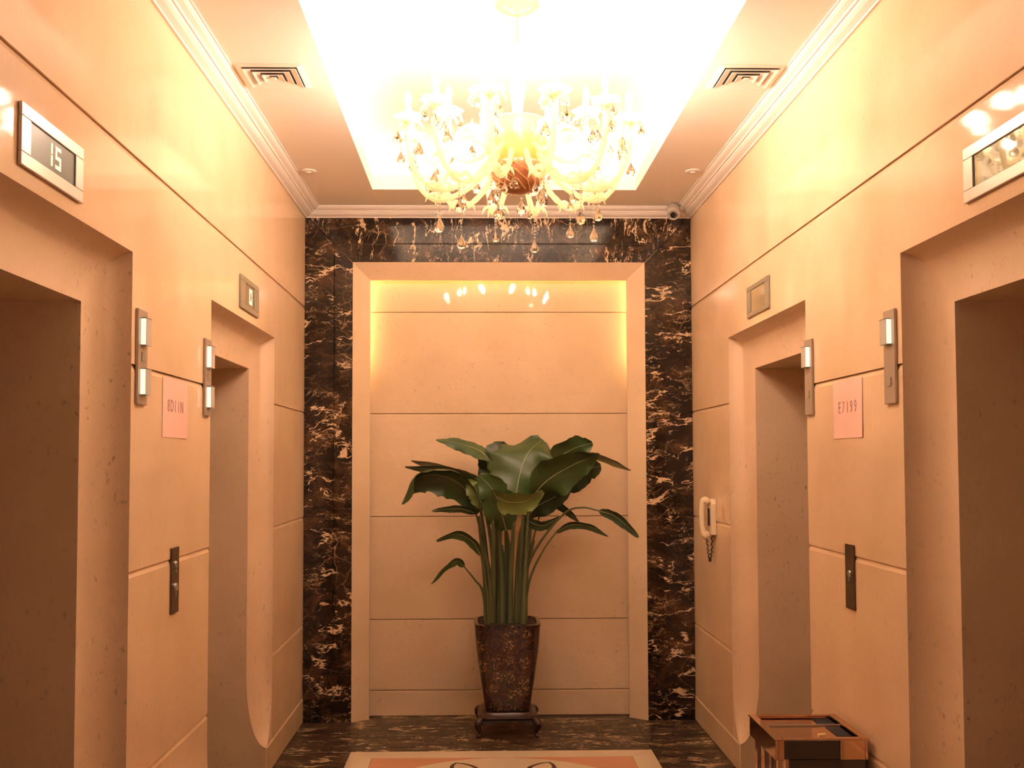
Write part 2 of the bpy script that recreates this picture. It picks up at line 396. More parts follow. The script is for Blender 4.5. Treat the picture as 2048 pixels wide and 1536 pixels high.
strip('light_tube', 'lit tube hidden behind the left jamb of the niche frame', M['ntube2'], [(-.785,6.511,2.15),(-.785,6.511,2.72)], .010, 'hidden niche tubes')
strip('light_tube', 'lit tube hidden behind the right jamb of the niche frame', M['ntube2'], [(1.045,6.511,2.15),(1.045,6.511,2.72)], .010, 'hidden niche tubes')

# ------------------------------------------------------------------ ceiling with lit tray, crown mould
TX0, TX1, TY0, TY1 = -.60, .905, 2.25, 5.93
TR = .20; TZ = 3.385
mb = MB()
for b_ in ((-A-.03, TX0-TR, YN, 6.6), (TX1+TR, B+.03, YN, 6.6), (TX0-TR, TX1+TR, YN, TY0-TR), (TX0-TR, TX1+TR, TY1+TR, 6.6)):
    mb.box(b_[0], b_[1], b_[2], b_[3], CEIL, 3.5)
ceil = mb.build('ceiling', M['plaster'], kind='structure', label='white plaster ceiling with a long recessed lit tray')
q = MB()
for b_ in ((TX0-TR, TX0-.022, TY0-TR, TY1+TR), (TX1+.022, TX1+TR, TY0-TR, TY1+TR), (TX0-.022, TX1+.022, TY0-TR, TY0-.022), (TX0-.022, TX1+.022, TY1+.022, TY1+TR)):
    q.box(b_[0], b_[1], b_[2], b_[3], CEIL+.0, CEIL+.014)
q.build('tray_ledge', M['plaster'], ceil)
q = MB(); t_ = .022
for b_ in ((TX0-t_, TX0, TY0-t_, TY1+t_), (TX1, TX1+t_, TY0-t_, TY1+t_), (TX0, TX1, TY0-t_, TY0), (TX0, TX1, TY1, TY1+t_)):
    q.box(b_[0], b_[1], b_[2], b_[3], CEIL, 3.197)
q.build('tray_lip', M['plaster'], ceil)
q = MB(); q.box(TX0-TR, TX1+TR, TY0-TR, TY1+TR, TZ, 3.5); q.build('tray_panel', M['plaster'], ceil)
tz = CEIL+.030; to = .10
for lab, p0, p1 in (('left', (TX0-to,TY0,tz), (TX0-to,TY1,tz)), ('right', (TX1+to,TY0,tz), (TX1+to,TY1,tz)),
                    ('far', (TX0,TY1+to,tz), (TX1,TY1+to,tz)), ('near', (TX0,TY0-to,tz), (TX1,TY0-to,tz))):
    strip('light_tube', 'lit tube hidden on the %s ledge of the ceiling tray' % lab, M['tube'], [p0, p1], .014, 'hidden tray tubes')
CP = [(0,3.057),(.010,3.057),(.013,3.062),(.034,3.070),(.046,3.078),(.050,3.084),(.058,3.084),(.062,3.090),(.080,3.097),(.090,3.104),(.092,3.108),(.100,3.108),(.100,CEIL),(0,CEIL)]
def crown(name, fn0, fn1, label):
    n = len(CP); vs = [fn0(o,z) for o,z in CP]+[fn1(o,z) for o,z in CP]
    MB().add(vs, [(i,(i+1)%n,n+(i+1)%n,n+i) for i in range(n)]+[tuple(range(n)), tuple(range(2*n-1,n-1,-1))]).build(name, M['plaster'], smooth=False, kind='structure', label=label)
crown('trim_5', lambda o,z: (-A+o,YN,z), lambda o,z: (-A+o,YB-o,z), 'white crown moulding along the left wall')
crown('trim_6', lambda o,z: (B-o,YN,z), lambda o,z: (B-o,YB-o,z), 'white crown moulding along the right wall')
crown('trim_7', lambda o,z: (-A+o,YB-o,z), lambda o,z: (B-o,YB-o,z), 'white crown moulding across the rear wall')

# ------------------------------------------------------------------ floor
floor = MB().box(-A-.56, B+.56, YN, 6.6, -.12, -.02).build('floor', M['dark_floor'], kind='structure', label='dark veined marble floor with inlaid cream and pink panels')
FL = lambda x, y, o: (x, y, o)
def fs_(pts, m, name='floor_slab', z=0): MB().panel(pts, FL, -.02, z, .0008).build(name, m, floor)
FX0, FX1, FY1 = -.690, .938, 5.755
fh = FX1-FX0; g = .0008
FYS = [FY1-k*(fh+.36) for k in range(4)]
def quad(x0,x1,y0,y1,m,name='floor_slab'): fs_([(x0+g,y0+g),(x1-g,y0+g),(x1-g,y1-g),(x0+g,y1-g)], m, name)
xm = (FX0+FX1)/2
quad(FX0, xm, FY1, 6.6, M['dark_floor']); quad(xm, FX1, FY1, 6.6, M['dark_floor'])
for x0, x1 in ((-A-.56, FX0), (FX1, B+.56)):
    ys = [6.6, FY1, FY1-.9, FY1-1.8, FY1-2.7, FY1-3.6, FY1-4.5, FY1-5.4, YN]
    for a_, b_ in zip(ys[1:], ys): quad(x0, x1, a_, b_, M['dark_floor'])
for y1 in FYS:
    y0 = max(y1-fh, YN)
    if y1-y0 < .5: quad(FX0, FX1, y0, y1, M['dark_floor']); continue
    bw = .125; sq = (y1-y0) > fh-.01
    for p in ([(FX0,y1),(FX1,y1),(FX1-bw,y1-bw),(FX0+bw,y1-bw)], [(FX0,y0),(FX1,y0),(FX1-bw,y0+bw),(FX0+bw,y0+bw)],
              [(FX0,y0),(FX0,y1),(FX0+bw,y1-bw),(FX0+bw,y0+bw)], [(FX1,y0),(FX1,y1),(FX1-bw,y1-bw),(FX1-bw,y0+bw)]):
        fs_(inset(p, g), M['cream'], 'border_strip')
    quad(FX0+bw, FX1-bw, y0+bw, y1-bw, M['pink'], 'inlay_field')
    if sq:
        cx, cy = xm, (y0+y1)/2; R_ = fh/2-bw-.012
        disc = lambda r, z, m, nm: fs_([(cx+r*math.cos(2*PI*k/64), cy+r*math.sin(2*PI*k/64)) for k in range(64)], m, nm, z)
        disc(R_, .0012, M['cream'], 'inlay_ring'); disc(R_*.5, .0018, M['pink'], 'inlay_disc')
        for k in range(8):
            a = PI/8+k*PI/4
            for w_, r0, r1, z, m in ((.075,.26,.945,.0024,M['maroon']), (.052,.30,.915,.003,M['cream'])):
                pts = []
                for j in range(17):
                    u = j/16; r = R_*(r0+(r1-r0)*u); pts.append((r, w_*math.sin(PI*u**1.8)**.7 if 0 < u < 1 else 0))
                pts = pts+[(r, -h) for r, h in pts[-2:0:-1]]
                fs_([(cx+r*math.cos(a)-h*math.sin(a), cy+r*math.sin(a)+h*math.cos(a)) for r, h in pts], m, 'inlay_petal', z)
    yb = y0-.36
    if yb > YN: quad(FX0, FX1, yb, y0, M['dark_floor'])
    elif y0 > YN+.01: quad(FX0, FX1, YN, y0, M['dark_floor'])

# ------------------------------------------------------------------ chandelier
CX, CY, CZ = .158, 4.10, TZ
ch = thing('chandelier', 'large lit glass chandelier with candle bulbs and hanging crystal drops', 'chandelier', (CX, CY, CZ))
zz = lambda prof: [(r, z-CZ) for r, z in prof]
MB().lathe(zz([(.0,3.384),(.085,3.384),(.088,3.372),(.06,3.352),(.025,3.340),(.0,3.336)]), 24).build('canopy', M['gold'], ch, smooth=True)
MB().tube([(0,0,3.345-CZ),(0,0,3.20-CZ)], .006, 8).build('rod', M['brass'], ch, smooth=True)
MB().lathe(zz([(0,3.225),(.012,3.22),(.02,3.205),(.012,3.19),(.016,3.18),(.045,3.165),(.052,3.145),(.030,3.120),(.016,3.11),(.013,3.10)]), 20).build('finial_cup', M['clear'], ch, smooth=True)
MB().lathe(zz([(.012,3.105),(.022,3.09),(.030,3.06),(.031,3.03),(.022,2.97),(.018,2.93),(.026,2.915),(.03,2.90)]), 20).build('column', M['clear'], ch, smooth=True)
MB().lathe(zz([(.0,2.918),(.045,2.916),(.118,2.908),(.126,2.900),(.122,2.885),(.124,2.84),(.122,2.79),(.108,2.755),(.095,2.738),(0,2.738)]), 32, scallop=.03, lobes=12).build('vase', M['gold'], ch, smooth=True)
bowl = MB().lathe(zz([(0,2.737),(.108,2.736),(.112,2.722),(.104,2.690),(.085,2.655),(.055,2.628),(.02,2.618),(0,2.617)]), 32).build('bowl', M['rose'], ch, smooth=True)
q = MB()
for k in range(14):
    a0 = 2*PI*k/14
    q.tube([((r+.0015)*math.cos(a0+t*.55), (r+.0015)*math.sin(a0+t*.55), z-CZ) for t, (r, z) in enumerate(((.112,2.722),(.104,2.690),(.085,2.655),(.055,2.628)))], .003, 5)
q.build('cut_lines', M['gold'], bowl, smooth=True)
def drop_mesh(n_beads, step, rp, hp):
    q = MB(); z = 0
    for k in range(n_beads): q.lathe([(0,z),(.0055,z-.0055),(0,z-.011)], 6); z -= step
    z += step-.010
    q.lathe([(0,z),(rp*.30,z-hp*.25),(rp*.8,z-hp*.55),(rp,z-hp*.75),(rp*.72,z-hp*.93),(0,z-hp)], 8)
    return q.mesh('crystal_drop', M['crystal'])
D_S = drop_mesh(2, .013, .014, .044); D_M = drop_mesh(4, .014, .018, .058); D_L = drop_mesh(7, .014, .020, .062)
def lobe_mesh(R_, z):                               # petalled drip pan
    return MB().lathe([(.008,z),(.020,z+.004),(R_*.7,z+.008),(R_,z+.022),(R_*.95,z+.025),(R_*.6,z+.014),(.014,z+.012)], 36, scallop=.10, lobes=6).mesh('drip_pan', M['clear'], smooth=True)
def leaf_orn(R_, z):
    q = MB()
    for k in range(5):
        a = 2*PI*k/5+.3
        pts = spline([(0,0,z-.015),(.020*math.cos(a),.020*math.sin(a),z+.004),(.046*math.cos(a),.046*math.sin(a),z-.002),(.060*math.cos(a),.060*math.sin(a),z-.030)], 8)
        q.tube(pts, [.003,.005,.007,.008,.007,.006,.004,.001], 6)
    return q.mesh('glass_leaves', M['glass'], smooth=True)
def tier(count, R_, zpan, path, rad, off, drops):
    pan = lobe_mesh(.056, zpan-CZ); orn = leaf_orn(.05, zpan-CZ)
    can = MB().lathe([(.0125,zpan+.012-CZ),(.0125,zpan+.060-CZ),(.010,zpan+.066-CZ),(0,zpan+.066-CZ)], 12).mesh('candle', M['candle'], smooth=True)
    z = zpan+.064-CZ
    blb = MB().lathe([(0,z),(.012,z+.010),(.0145,z+.026),(.009,z+.047),(0,z+.064)], 7).mesh('bulb', M['bulb'], smooth=True)
    pts = spline([(r,0,z_-CZ) for r, z_ in path], 26)
    arm_me = MB().tube(pts, [rad*(1+.10*math.sin(i*2.6)) for i in range(26)], 8).mesh('arm', M['glass'], smooth=True)
    low = min(pts, key=lambda p: p.z)
    for k in range(count):
        arm = link('arm', arm_me, ch); arm.rotation_euler.z = off+2*PI*k/count
        for nm, me in (('drip_pan', pan), ('candle', can), ('bulb', blb), ('glass_leaves', orn)):
            o = link(nm, me, arm)
            o.location.x = R_ 
        for me, a, r in drops:
            o = link('crystal_drop', me, arm); a += k*.37
            o.location = (R_+r*math.cos(a), r*math.sin(a), zpan-CZ+.016)
            o.rotation_euler.z = a
        if count > 8:
            o = link('crystal_drop', D_M if k % 2 else D_L, arm); o.location = (low.x, 0, low.z-rad)
            o = link('glass_leaves', orn, arm); o.location = (low.x, 0, low.z-(zpan-CZ)+.022)
            if k % 3 != 1:
                o = link('crystal_drop', D_S, arm); o.location = (low.x-.10, .0, low.z+.022)
tier(12, .440, 2.868, [(.10,2.775),(.16,2.690),(.24,2.635),(.33,2.615),(.40,2.665),(.435,2.75),(.440,2.868)], .0115, PI/12, [(D_L,.2,.047),(D_S,2.3,.047),(D_M,4.4,.047)])
tier(6, .272, 2.930, [(.09,2.83),(.15,2.765),(.22,2.755),(.262,2.82),(.272,2.930)], .0105, 0, [(D_M,.2,.047),(D_S,2.3,.047),(D_S,4.4,.047)])
q_ = MB()
q_.tube(spline([(.11,0,2.80-CZ),(.19,0,2.86-CZ),(.26,0,2.83-CZ),(.33,0,2.74-CZ),(.37,0,2.78-CZ),(.355,0,2.815-CZ)], 22), [.012-.0004*i for i in range(22)], 8)
sc_me = q_.mesh('glass_scroll', M['glass'], smooth=True)
for k in range(12):
    o = link('glass_scroll', sc_me, ch); o.rotation_euler.z = 2*PI*k/12
for k in range(6):
    o = link('crystal_drop', D_L if k % 2 else D_M, ch); a = 2*PI*k/6+.35
    o.location = (.112*math.cos(a), .112*math.sin(a), 2.72-CZ)

# ------------------------------------------------------------------ ceiling fittings
def vent(x, y, label):
    v = thing('ceiling_vent', label, 'vent', (x, y, CEIL), 'square ceiling vents')
    MB().box(-.105,.105,-.105,.105,-.004,-.0005).build('backing', M['gap'], v)
    def ring(h0, h1, za, zb, nm):
        q = MB(); r = [(h0,zb),(h1,za),(h1,za+.003),(h0,zb+.003)]
        vs = [(sx*h, sy*h, z) for h, z in r for sx, sy in ((-1,-1),(1,-1),(1,1),(-1,1))]
        fs = [(i*4+k, i*4+(k+1)%4, ((i+1)%4)*4+(k+1)%4, ((i+1)%4)*4+k) for i in range(4) for k in range(4)]
        q.add(vs, fs).build(nm, M['grille'], v)
    ring(.110, .130, -.003, -.007, 'frame')
    for h in (.105, .073, .041): ring(h-.025, h, -.014, -.006, 'louver')
    MB().box(-.011,.011,-.011,.011,-.014,-.008).build('louver_centre', M['grille'], v, bevel=.002)
vent(-.817, 4.165, 'square white ceiling vent beside the left crown moulding')
vent(1.082, 4.150, 'square white ceiling vent beside the right crown moulding')
for x, y, s_ in ((-.900, 5.545, 'left'), (1.150, 5.525, 'right')):
    d = thing('ceiling_sensor', 'thin white disc on the ceiling near the %s rear corner' % s_, 'sensor', (x, y, CEIL), 'ceiling discs')
    MB().lathe([(0,-.001),(.042,-.001),(.042,-.006),(.036,-.009),(0,-.009)], 24).build('plate', M['grille'], d, smooth=True)
    MB().lathe([(0,-.0092),(.014,-.0092),(.012,-.014),(0,-.015)], 16).build('cap', M['grille'], d, smooth=True)
c = thing('security_camera', 'small grey security camera on a bracket in the right rear ceiling corner', 'camera', (1.175, 6.235, CEIL))
MB().lathe([(0,0),(.028,0),(.028,-.008),(0,-.008)], 20, (.062,.02,-.001)).build('mount', M['cctv'], c, smooth=True)
MB().tube([(.062,.02,-.008),(.055,.012,-.030),(.015,-.005,-.045)], .013, 10).build('bracket', M['cctv'], c, smooth=True)
body = MB().lathe([(0,.045),(.026,.042),(.037,.028),(.040,.0),(.040,-.045),(.036,-.052),(.030,-.052),(.028,-.045),(0,-.045)], 24).build('body', M['cctv'], c, smooth=True)
body.location = (-.002,-.012,-.046); body.rotation_euler = (math.radians(-46), 0, math.radians(-8))
l_ = MB().lathe([(0,-.040),(.018,-.046),(.020,-.056),(.012,-.060),(0,-.061)], 20).build('lens', M['lensglass'], body, smooth=True)

# ------------------------------------------------------------------ lift indicators, lanterns, call plates, notices
def indicator(sd, yc, fm, sm, label, digits=None, scr=(.137,.042)):
    t = thing('floor_indicator', label, 'display', side(sd)(yc, 2.326, 0), 'lift floor displays')
    def part(nm, y0,y1,z0,z1,o0,o1, m, par=t, bev=.002):
        q = MB(); s = 1 if sd == 'left' else -1
        xs_ = sorted((s*o0, s*o1)); return q.box(xs_[0],xs_[1],y0,y1,z0,z1).build(nm, m, par, bevel=bev)
    a, b = scr
    H_, V_ = .19, .074
    part('frame', -H_,H_, b,V_, .001,.010, fm); part('frame', -H_,H_, -V_,-b, .001,.010, fm)
    part('frame', -H_,-a, -b,b, .001,.010, fm); part('frame', a,H_, -b,b, .001,.010, fm)
    sc_ = part('screen', -a,a, -b,b, .001,.006, sm, bev=0)
    if digits:
        seg = {'1': 'bc', '5': 'afgcd', '0': 'abcdef'}
        dw, dh, th, y0, m = digits[1:]
        for i, chh in enumerate(digits[0]):
            q = MB(); yy = y0+i*(dw+.018); s = 1 if sd == 'left' else -1
            R = {'a': (0,dw,dh-th,dh), 'd': (0,dw,-dh,-dh+th), 'g': (0,dw,-th/2,th/2), 'f': (0,th,0,dh), 'e': (0,th,-dh,0), 'b': (dw-th,dw,.002,dh), 'c': (dw-th,dw,-dh,-.002)}
            for k in seg[chh]:
                a0,a1,b0,b1 = R[k]; q.box(*sorted((s*.0062,s*.0070)), yy+a0, yy+a1, b0, b1)
            q.build('digit', m, sc_)
    return t
indicator('left', 2.593, M['silver'], M['screen'], 'silver framed lift display reading 15 on the left wall', ('15', .034, .028, .009, -.040, M['digit']))
indicator('right', 2.575, M['silver'], M['mirror'], 'silver framed lift display with mirror screen above the nearer right opening')
indicator('left', 4.834, M['greyframe'], M['mirror'], 'grey framed lift display above the farther left opening', ('0', .060, .036, .017, -.01, M['digitw']), (.10,.050))
indicator('right', 4.853, M['greyframe'], M['mirror'], 'grey framed lift display above the farther right opening', None, (.125,.052))
def lantern(sd, yc, lamps, sq, label):
    t = thing('lift_lantern', label, 'lantern', side(sd)(yc, 1.745, 0), 'lift lanterns'); s = 1 if sd == 'left' else -1
    MB().box(*sorted((s*.001, s*.010)), -.045,.045, 0,.298).build('plate', M['taupe'], t, bevel=.0015)
    for z0, z1 in lamps:
        lamp = MB().box(*sorted((s*.0101, s*.027)), -.021,.032, z0,z1).build('lamp', M['lens2'], t, bevel=.0015)
        MB().box(*sorted((s*.0105, s*.0255)), -.0235,-.0212, z0+.002,z1-.002).build('lens', M['lens'], lamp)
        MB().box(*sorted((s*.0101, s*.028)), -.022,.033, z1,z1+.002).build('cap', M['taupe'], lamp)
    MB().box(*sorted((s*.0101, s*.0125)), -.014,.014, sq-.014,sq+.014).build('button', M['greyframe'], t, bevel=.001)
lantern('left', 3.294, [(.185,.270),(.030,.112)], .150, 'lantern plate with two lamps beside the nearer left opening')
lantern('left', 4.093, [(.185,.270),(.030,.112)], .150, 'lantern plate with two lamps beside the farther left opening')
lantern('right', 3.294, [(.187,.268)], .070, 'lantern plate with one lamp beside the nearer right opening')
lantern('right', 4.112, [(.187,.268)], .082, 'lantern plate with one lamp beside the farther right opening')
def call_plate(sd, yc, parts_, label):
    t = thing('call_plate', label, 'call button', side(sd)(yc, 1.043, 0), 'lift call plates'); s = 1 if sd == 'left' else -1
    MB().box(*sorted((s*.001, s*.007)), -.043,.043, 0,.227).build('plate', M['bronze'], t, bevel=.001)
    for nm, z, r, h in parts_:
        q = MB()
        if nm == 'keyhole': q.box(*sorted((s*.0071, s*.010)), -r,r, z-h,z+h)
        else:
            q.lathe([(0,0),(r,0),(r*.9,h),(0,h)], 16); q.v = [(s*(.0071+z_), x_, z+y_) for x_, y_, z_ in q.v]
        q.build(nm, M['steel'], t, smooth=(nm != 'keyhole'))
    return t
call_plate('left', 3.687, [('button',.168,.013,.005),('keyhole',.147,.008,.006),('button',.090,.015,.006),('keyhole',.066,.007,.008)], 'dark bronze lift call plate on the left wall')
call_plate('right', 3.694, [('button',.124,.013,.004),('keyhole',.103,.006,.006)], 'dark bronze lift call plate on the right wall')
def notice(sd, y0, y1, z0, z1, text, label, size, sx):
    t = thing('paper_notice', label, 'paper', side(sd)((y0+y1)/2, (z0+z1)/2, 0), 'pink notices'); s = 1 if sd == 'left' else -1
    hw, hh = (y1-y0)/2, (z1-z0)/2; q = MB(); N = 8
    vs = []
    for o in (.0012, .0018):
        for k in range(N+1):
            u = k/N; lift = .004*max(0, u-.75)**2*16 if sd == 'left' else .003*max(0, .25-u)**2*16
            for v in (0, 1): vs.append((s*(o+lift*(1-v)*.8), -hw+2*hw*u, -hh+2*hh*v))
    m = 2*(N+1); fs = []
    for k in range(N):
        fs += [(2*k,2*k+1,2*k+3,2*k+2), (m+2*k,m+2*k+2,m+2*k+3,m+2*k+1), (2*k,2*k+2,m+2*k+2,m+2*k), (2*k+1,m+2*k+1,m+2*k+3,2*k+3)]
    fs += [(0,m,m+1,1), (2*N,2*N+1,m+2*N+1,m+2*N)]
    q.add(vs, fs).build('sheet', M['paper'], t)
    for i, chh in enumerate(text):
        o = link('letter', text_mesh('letter', chh, size, M['ink'], .0003, sx), t)
        o.location = (s*.0024, s*(i-2)*.040, .004); o.rotation_euler = (PI/2, 0, PI/2 if sd == 'left' else -PI/2)
notice('left', 3.532, 3.827, 1.650, 1.856, '8DIIN', 'pink paper notice taped to the left wall between the lifts', .060, .86)
notice('right', 3.554, 3.847, 1.645, 1.854, 'E7199', 'pink paper notice taped to the right wall between the lifts', .060, .86)

# ------------------------------------------------------------------ wall phone
t = thing('wall_phone', 'ivory intercom handset hanging on the right wall near the rear corner', 'phone', (B, 5.83, 1.12))
q = MB(); q.prism([(-.050,.035),(.050,.035),(.052,.205),(.040,.232),(-.040,.232),(-.052,.205)], lambda y,z,d: (-d,y,z), .001, .030); q.build('base', M['phone'], t, bevel=.004)
hp = spline([(-.034,0,.212),(-.058,0,.222),(-.068,0,.190),(-.070,0,.130),(-.066,0,.070),(-.054,0,.034),(-.034,0,.042)], 22)
MB().tube([(p.x,p.y,p.z) for p in hp], [.018,.022,.024,.024,.022,.019,.017,.016,.016,.016,.016,.016,.016,.016,.016,.017,.019,.022,.024,.024,.022,.018], 12).build('handset', M['phone'], t, smooth=True)
MB().box(-.036,-.0305,-.018,.018,.085,.180).build('cradle', M['black'], t, bevel=.002)
cp = spline([(-.048,.0,.028),(-.040,.0,-.05),(-.032,-.004,-.105),(-.026,-.002,-.106),(-.018,.004,-.05),(-.014,.01,.040)], 70)
cp = [p+Vector((.004*math.cos(i*1.3), .004*math.sin(i*1.3), 0)) for i, p in enumerate(cp)]
MB().tube(cp, .0035, 6).build('cord', M['black'], t, smooth=True)

# ------------------------------------------------------------------ ash bin
bx0, bx1, by0, by1 = .982, 1.292, 3.505, 3.835
t = thing('ash_bin', 'bronze mirror-finish ash bin with flat top against the right wall', 'bin', ((bx0+bx1)/2, (by0+by1)/2, 0))
ox, oy = (bx0+bx1)/2, (by0+by1)/2; hx, hy = (bx1-bx0)/2, (by1-by0)/2
def bb(nm, x0,x1,y0,y1,z0,z1, m, bev=.002, par=None): return MB().box(x0,x1,y0,y1,z0,z1).build(nm, m, par or t, bevel=bev)
bb('body', -hx+.05,hx-.004,-hy+.012,hy-.02,.012,.572, M['blackmirror'])
for x in (-hx+.022, -hx+.048):
    for y in (-hy+.03, hy-.03): bb('post', x-.008,x+.008,y-.012,y+.012,.012,.576, M['copper'])
bb('plinth', -hx+.01,hx-.002,-hy+.005,hy-.01,.001,.0125, M['black'])
bb('head_side', -hx,-hx+.010,-hy,hy,.574,.640, M['copper']); bb('head_side', hx-.010,hx,-hy,hy,.574,.640, M['copper'])
bb('head_back', -hx+.0102,hx-.0102,hy-.010,hy,.574,.640, M['copper'])
bb('head_front', -hx+.0102,-hx+.03,-hy,-hy+.010,.574,.640, M['copper']); bb('head_front', .062,hx-.0102,-hy,-hy+.010,.574,.640, M['copper'])
bb('mouth', -hx+.0302,.0618,-hy+.003,-hy+.010,.576,.637, M['blackmirror'], .001)
bb('tray', -hx+.0102,hx-.0102,-hy+.0102,hy-.0102,.628,.636, M['copper'], 0)
for a in (((-hx-.004,-hx+.024),(-hy-.004,hy+.004)), ((hx-.024,hx+.004),(-hy-.004,hy+.004))): bb('rim', *a[0], *a[1], .6402,.646, M['copper'], .0015)
for a in (((-hx+.0242,hx-.0242),(-hy-.004,-hy+.018)), ((-hx+.0242,hx-.0242),(hy-.018,hy+.004))): bb('rim', *a[0], *a[1], .6402,.646, M['copper'], .0015)
bb('tray_bar', -hx+.0242,hx-.0242,.030,.036,.6362,.642, M['steel'], .001)
for y0, y1, x0 in ((.050,.130,.060), (-.11,.018,.072)):  # two thin dark sheets standing in for reflections in the mirror top
    o = MB().box(ox+x0,ox+.122,oy+y0,oy+y1,.6365,.6380).build('blue_reflection', M['reflection'], bevel=.0005)
    tag(o, 'dark blue sheet painted as a reflection in the %s half of the bin top' % ('far' if y0 > 0 else 'near'), 'reflection', 'painted reflections on the bin top')
o = MB().lathe([(0,0),(.006,0),(.006,.026),(0,.026)], 12).build('cigarette_butt', M['butt'], smooth=True, label='short yellow cigarette butt lying on the bin top', cat='cigarette')
o.location = (ox+.005, oy-.115, .6425); o.rotation_euler = (0, PI/2, .2)

# ------------------------------------------------------------------ plant, pot and stand
PX, PY_ = .166, 6.168
t = thing('plant_stand', 'dark carved wooden stand with four curved legs under the pot', 'stand', (PX, PY_, 0))
def sq_loft(rows, r=.18):                           # rows (half, z): rounded square loft
    vs = []; n = 32
    for h, z in rows:
        for k in range(n):
            a = 2*PI*(k+.5)/n; e_ = 7
            q_ = (abs(math.cos(a))**e_+abs(math.sin(a))**e_)**(-1/e_); vs.append((h*q_*math.cos(a), h*q_*math.sin(a), z))
    fs = [(i*n+k, i*n+(k+1)%n, (i+1)*n+(k+1)%n, (i+1)*n+k) for i in range(len(rows)-1) for k in range(n)]
    return MB().add(vs, fs+[tuple(range(n-1,-1,-1)), tuple((len(rows)-1)*n+k for k in range(n))])
sq_loft([(.150,.096),(.168,.104),(.172,.112),(.168,.122),(.152,.128),(.146,.138),(.130,.1405)]).build('top', M['wood'], t, smooth=True)
for k in range(4):
    q = MB(); a = k*PI/2
    pts = [(-.135,.098)]+[(-.135+.27*j/12, .066+.022*math.sin(PI*j/12)**.6+.004*math.cos(j*PI/2)) for j in range(13)]+[(.135,.098)]
    q.prism(pts, lambda u,v,d: (u*math.cos(a)+d*math.sin(a), u*math.sin(a)-d*math.cos(a), v), .142, .154)
    q.build('apron', M['wood'], t)
    b = a+PI/4; r2 = math.sqrt(2)
    lp = spline([(r*r2*math.cos(b), r*r2*math.sin(b), z) for r, z in ((.146,.106),(.166,.090),(.172,.072),(.162,.044),(.158,.024),(.172,.008))], 16)
    MB().tube(lp, [.016,.018,.020,.022,.022,.021,.019,.017,.015,.013,.012,.011,.012,.013,.013,.008], 10).build('leg', M['wood'], t, smooth=True)
t = thing('plant_pot', 'tall square brown mosaic pot with gold flecks tapering to its foot', 'pot', (PX, PY_, .141))
sq_loft([(.120,.0),(.128,.004),(.133,.03),(.143,.10),(.157,.19),(.170,.28),(.180,.36),(.186,.43),(.188,.472),(.188,.484)]).build('body', M['pot'], t, smooth=True)
q = sq_loft([(.186,.4842),(.192,.486),(.192,.494),(.186,.497),(.170,.497),(.168,.4842)])
q.f = q.f[:-2]; n = 32; q.f += [(5*n+k, 5*n+(k+1)%n, (k+1)%n, k) for k in range(n)]
q.build('rim', M['pot'], t, smooth=True)
sq_loft([(.166,.4845),(.166,.490),(.12,.4925)]).build('soil', M['soil'], t, smooth=True)
